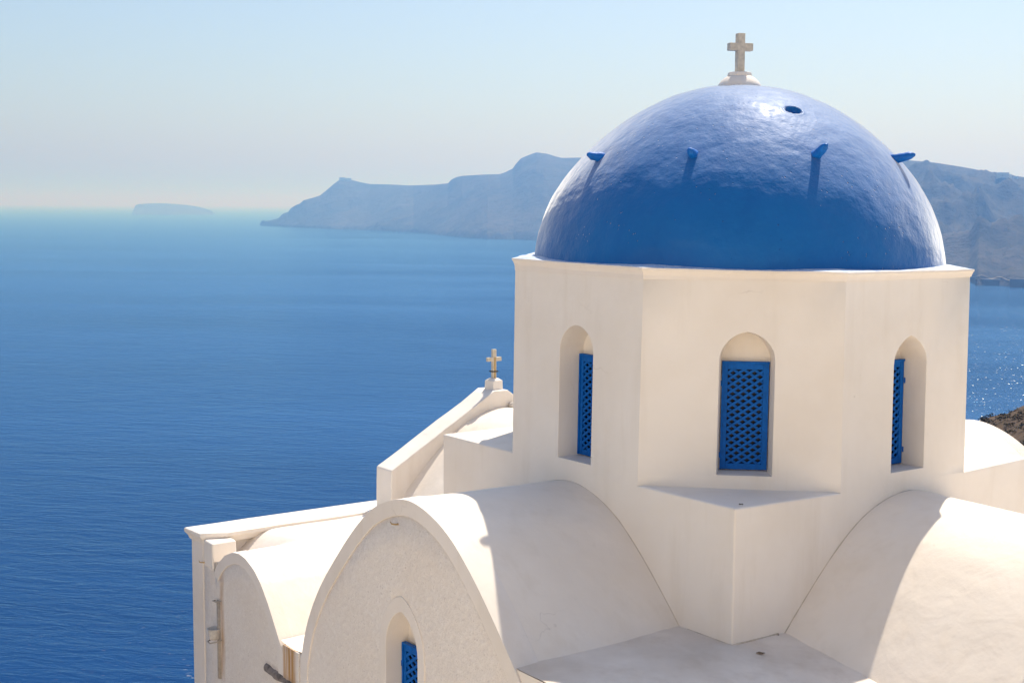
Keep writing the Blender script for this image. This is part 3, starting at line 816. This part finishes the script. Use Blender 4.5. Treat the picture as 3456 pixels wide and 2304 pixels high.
# window surround of the big gable with splayed opening and shutter
wo = [(cw+.46, -4.6)]+[(cw+x, z) for x, z in arch_pts(.46, -1.80, -1.20, 16, 1.5)]+[(cw-.46, -4.6)]
wi = outline
bm = bmesh.new(); V = [[bm.verts.new(L3(p[0], o, p[1])) for p in pl] for pl, o in ((wo, GL-.10), (wo, GL-.005), (wi, GL-.008), ([(cw+(p[0]-cw)*.93, p[1]-.02) for p in wi], GL-.285))]
for a, b in zip(V, V[1:]):
    for i in range(len(wo)-1): bm.faces.new((a[i], a[i+1], b[i+1], b[i]))
ty = [v.co.copy() for v in V[3]]
bm.faces.new([bm.verts.new(p) for p in ty])
bmesh.ops.recalc_face_normals(bm, faces=bm.faces)
ws = link('window_surround', bm, M_trim, church, bevel=.006)
TG = lambda s, d, z: L3(s, GL-d, z)
shutter(lambda s, d, z: L3(2*cw-s, GL-d, z), cw, .296, -3.35, -1.84, .26, parent=church, hinge=-1, pitch=.084, wd=.034)
bm = bmesh.new(); boxf(bm, L3, cw-.27, cw-.2, GL-.275, GL-.235, -1.81, -1.72); link('frame_top', bm, M_shut, church, bevel=.004)

# small side vault with its filled valley against the parapet
bm = bmesh.new(); g = []
def sm(t): t = max(0., min(1., t)); return t*t*(3-2*t)
for i in range(61):
    o = -.9+(GL-.15+.9)*i/60; row = []
    for j in range(101):
        s = 5.60+(8.10-5.60)*j/100; z = AS-sdrop(s-CSS)
        if s > CSS:
            ramp = -2.02+(.40)*sm((1.86-o-.10*math.sin(s*3))/.75)
            z = max(z, ramp) if z < ramp-.05 or z > ramp+.05 else (z+ramp)/2+.0125
        p = L3(s, o, z); p.z += .010*fbm(p*1.1, 4)+.004*fbm(p*4, 3); row.append(bm.verts.new(p))
    g.append(row)
for a, b in zip(g, g[1:]):
    for j in range(100): bm.faces.new((a[j], a[j+1], b[j+1], b[j]))
bmesh.ops.recalc_face_normals(bm, faces=bm.faces)
if sum(f.normal.z for f in bm.faces) < 0: bmesh.ops.reverse_faces(bm, faces=bm.faces)
link('barrel_vault', bm, M_wall, church, smooth=True)
bm = bmesh.new(); g = []
for i in range(25):
    o = -.7+(GL-.02+.7)*i/24; row = []
    for j in range(13):
        s = 4.95+.75*j/12; p = L3(s, o, -2.50+.12*((s-5.4)/.35)**2*(.3)+.006*fbm(Vector((s*3, o*3, 0)), 3)+(GL-o)*.02); row.append(bm.verts.new(p))
    g.append(row)
for a, b in zip(g, g[1:]):
    for j in range(12): bm.faces.new((a[j], a[j+1], b[j+1], b[j]))
bmesh.ops.recalc_face_normals(bm, faces=bm.faces)
link('valley_gutter', bm, M_wall, church, smooth=True)

# sea-side parapet with its moulded coping, corner pier
bm = bmesh.new(); boxf(bm, L3, 8.06, 8.44, -1.5, GL-.001, -6, -1.70)
link('parapet', bm, M_trim, church, bevel=.02)
bm = bmesh.new(); prev = None
for d, z in ((0, -1.735), (.03, -1.715), (.045, -1.68), (.09, -1.645), (.11, -1.63), (.11, -1.585), (.09, -1.575)):
    P = [(7.98-d*.8, -1.5), (7.98-d*.8, 1.9), (8.04, GL-.02+d*.6), (8.44+d*.75, GL+.01+d*.6), (8.43+d*.7, -1.5)]
    P2 = []
    for a, b in zip(P, P[1:]+P[:1]):
        for k in range(8): P2.append((a[0]+(b[0]-a[0])*k/8, a[1]+(b[1]-a[1])*k/8))
    cur = [bm.verts.new(L3(a, b, z+.007*fbm(Vector((a*3, b*1.3, 0)), 3))) for a, b in P2]
    if prev:
        for i in range(len(cur)): bm.faces.new((prev[i], prev[(i+1) % len(cur)], cur[(i+1) % len(cur)], cur[i]))
    else: bm.faces.new(cur[::-1])
    prev = cur
bm.faces.new(prev); bmesh.ops.recalc_face_normals(bm, faces=bm.faces)
link('coping', bm, M_wall, church, bevel=.006)
bm = bmesh.new(); prism(bm, [L3(7.72, GL+.003, -2.03), L3(8.03, GL+.003, -2.03), L3(8.03, 1.83, -2.03), L3(7.72, 1.83, -2.03)], [L3(7.73, GL+.003, -1.665), L3(8.03, GL+.003, -1.655), L3(8.03, 1.84, -1.65), L3(7.73, 1.84, -1.66)])
link('corner_pier', bm, M_wall, church, bevel=.03)
# smooth render frame around the corner panel
def strip(s0, s1, z0, z1, d=.004): 
    bm = bmesh.new(); boxf(bm, L3, s0, s1, GL-.1, GL+d, z0, z1); return bm
bm = strip(8.16, 8.441, -6, -1.71, .002); link('corner_strip', bm, M_trim, church, bevel=.012)

# recessed drainpipe with a funnel, on the gable wall
pipe = None
bm = bmesh.new(); tube(bm, [L3(7.57, GL-.028, -2.42), L3(7.57, GL-.028, -3.52)], .045, 14)
pipe = link('drainpipe', bm, M_pipe, church, smooth=True)
bm = bmesh.new(); lathe(bm, [(.045, -.13), (.075, -.11), (.085, -.07), (.088, .0), (.096, .02), (.10, .03), (.08, .03), (.07, .0), (.03, -.01)], L3(7.60, GL+.05, -2.84), 20)
link('funnel', bm, M_pot, pipe, smooth=True)
bm = bmesh.new(); tube(bm, [L3(7.70, GL+.02, -2.98), L3(7.66, GL+.12, -3.0), L3(7.56, GL+.13, -3.0), L3(7.48, GL+.06, -2.97), L3(7.46, GL, -2.95)], .010, 8); link('bracket', bm, M_pipe, pipe, smooth=True)
bm = bmesh.new(); tube(bm, [L3(7.66, GL+.0, -2.44), L3(7.62, GL+.05, -2.43), L3(7.52, GL+.05, -2.42), L3(7.47, GL, -2.41)], .010, 8); link('bracket', bm, M_pipe, pipe, smooth=True)
# dark raised strip standing in for a shaded, mouldy recess under the valley
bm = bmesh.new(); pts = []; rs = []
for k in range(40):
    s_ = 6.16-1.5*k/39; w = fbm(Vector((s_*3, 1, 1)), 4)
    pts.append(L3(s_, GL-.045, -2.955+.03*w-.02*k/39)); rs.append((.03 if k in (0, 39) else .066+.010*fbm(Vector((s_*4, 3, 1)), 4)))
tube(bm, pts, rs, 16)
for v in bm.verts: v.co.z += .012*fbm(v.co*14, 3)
link('mouldy_recess_shade', bm, M_mould_shade, church, smooth=True)
# old hooks on the stucco
for (s, z, l) in ((8.0, -1.98, .07), (2.86, -.42, .05)):
    bm = bmesh.new(); tube(bm, [L3(s, GL-.05, z), L3(s, GL+.02, z+.0), L3(s+.01, GL+.04+l*.4, z+.01), L3(s+.03, GL+.05+l*.3, z+.03)], [.012, .01, .008, .005], 8); link('iron_hook', bm, M_rust, church, smooth=True)

# far gable parapet with the small cross (end of the left nave vault)
SG0, SG1 = 7.60, 8.05
rk = [(-.60, -2.6), (-.60, -.935), (-1.0, -.715), (-1.38, -.50), (-1.86, -.235), (-2.15, -.075), (-2.36, .05), (-2.47, .115), (-2.74, .115), (-2.86, .035), (-3.05, -.10), (-3.35, -.30), (-3.85, -.60), (-4.60, -.94), (-4.60, -2.6)]
bm = bmesh.new(); prism(bm, [L3(SG0, o, z) for o, z in rk], [L3(SG1, o, z) for o, z in rk])
wobble(bm, .012)
gp = link('gable_parapet', bm, M_wall, church, bevel=.02)
cb = L3(SG0+.19, -2.60, .09)
bm = bmesh.new(); a45 = math.radians(8)
def PT(a, b, z):
    u = Vector((uL.x, uL.y)); n = Vector((nL.x, nL.y)); ca, sa = math.cos(a45), math.sin(a45)
    q = u*(a*ca-b*sa)+n*(a*sa+b*ca); return Vector((cb.x+q.x, cb.y+q.y, cb.z+z))
w_ = .105
prism(bm, [PT(-w_, -w_, -.06), PT(w_, -w_, -.06), PT(w_, w_, -.06), PT(-w_, w_, -.06)], [PT(-w_*.94, -w_*.94, .165), PT(w_*.94, -w_*.94, .165), PT(w_*.94, w_*.94, .165), PT(-w_*.94, w_*.94, .165)])
prism(bm, [PT(-w_*.9, -w_*.9, .166), PT(w_*.9, -w_*.9, .166), PT(w_*.9, w_*.9, .166), PT(-w_*.9, w_*.9, .166)], [PT(-.05, -.05, .20), PT(.05, -.05, .20), PT(.05, .05, .20), PT(-.05, .05, .20)])
ped = link('pedestal', bm, M_wall, church, bevel=.005)
bm = cross_mesh(cb+Vector((0, 0, .18)), math.atan2(-nL.y, -nL.x), .475, .265, .068, .125, .062, .05)
cr = link('cross', bm, M_cross2, church, bevel=.004)
bm = bmesh.new(); ang = math.atan2(-nL.y, -nL.x); ax = Vector((math.cos(ang), math.sin(ang), 0)); ay = Vector((-math.sin(ang), math.cos(ang), 0))
CB = cb+Vector((0, 0, .18))
def TC(a, b, z): return CB+ax*a+ay*b+Vector((0, 0, z))
boxf(bm, TC, .012, .062, .027, .06, 0, .24); link('splint', bm, M_cross2, cr, bevel=.003)
bm = bmesh.new(); boxf(bm, TC, -.041, .066, -.030, .064, .115, .135); link('strap', bm, M_black, cr)
bm = bmesh.new(); boxf(bm, TC, -.014, .02, -.0268, -.0255, .0, .35); link('rust_streak', bm, M_rust, cr)
# little white fitting on the inner face of that parapet
bm = bmesh.new(); c = L3(SG0, -2.86, -.10)
tube(bm, [L3(SG0+.02, -2.78, -.13), L3(SG0-.06, -2.78, -.13), L3(SG0-.10, -2.78, -.13)], [.045, .05, .052], 14)
lp = [L3(SG0-.07, -2.78-.05-.035*math.sin(t), -.13-.035*math.cos(t)) for t in np.linspace(.2, PI-.2, 8)]
tube(bm, lp, .010, 8); link('wall_fitting', bm, M_pot, church, smooth=True)

# end wall of the right rear vault and right transept gable
def end_wall(T, cs, ap, o, hw, th=.25):
    bm = bmesh.new(); xs_ = np.linspace(-hw, hw, 60)
    pts = [(cs-hw, -5)]+[(cs+x, ap-smooth_drop(x)-.002) for x in xs_]+[(cs+hw, -5)]
    prism(bm, [T(s, o, z) for s, z in pts], [T(s, o+th, z) for s, z in pts])
    return link('gable_wall', bm, M_gable, church, bevel=.01)
end_wall(NR, CSR, -.128, 7.35, 1.99)
end_wall(R3, CSR, -.146, 2.62, 2.2, .02)
xs_ = np.linspace(-2.2, 2.2, 70)

# dry leaves blown into the roof corners (each a thing)
for k, (px, py, z, r, a) in enumerate([(1784, 1457, -1.42, .022, .3), (1747, 1498, -1.43, .034, 1.2), (1434, 1343, None, .03, .4), (1918, 1385+0, None, .02, .2), (1702, 1157, 0., .018, .1)]):
    if z is None: continue
    P = ground_ray(px, py, z+.012)
    lab = ['dry brown leaf where the right vault meets the corner roof', 'dry brown leaf on the flat corner roof below the drum', '', '', 'dry brown leaf on the triangular ledge under the middle window'][k]
    bm = bmesh.new(); ring_ = [bm.verts.new((P.x+r*math.cos(t+a)*1.3, P.y+r*math.sin(t+a)*.6, P.z+.008*math.sin(3*t))) for t in np.linspace(0, 2*PI, 9)[:-1]]
    c = bm.verts.new((P.x, P.y, P.z+.004))
    for i in range(8): bm.faces.new((c, ring_[i], ring_[(i+1) % 8]))
    o = link('dry_leaf', bm, M_leaf); md = o.modifiers.new('t', 'SOLIDIFY'); md.thickness = .003
    tag(o, lab, 'leaf', 'dry leaves on the roof')

# ------------------------------------------------------------------ haze
bm = bmesh.new(); R = RB+4000
boxf(bm, lambda a, b, z: Vector((a, b, z)), -R, R, -R, R, ZS-8, 330)
m = bpy.data.materials.new('haze_air'); m.use_nodes = True; nt = m.node_tree; nt.nodes.clear()
outn = nt.nodes.new('ShaderNodeOutputMaterial'); pv = nt.nodes.new('ShaderNodeVolumePrincipled')
pv.inputs['Color'].default_value = (.18, .42, 1, 1); pv.inputs['Absorption Color'].default_value = (.94, .91, 1, 1); pv.inputs['Density'].default_value = 2.7e-4; pv.inputs['Anisotropy'].default_value = .35
nt.links.new(pv.outputs[0], outn.inputs['Volume'])
tag(link('haze', bm, m), kind='stuff')
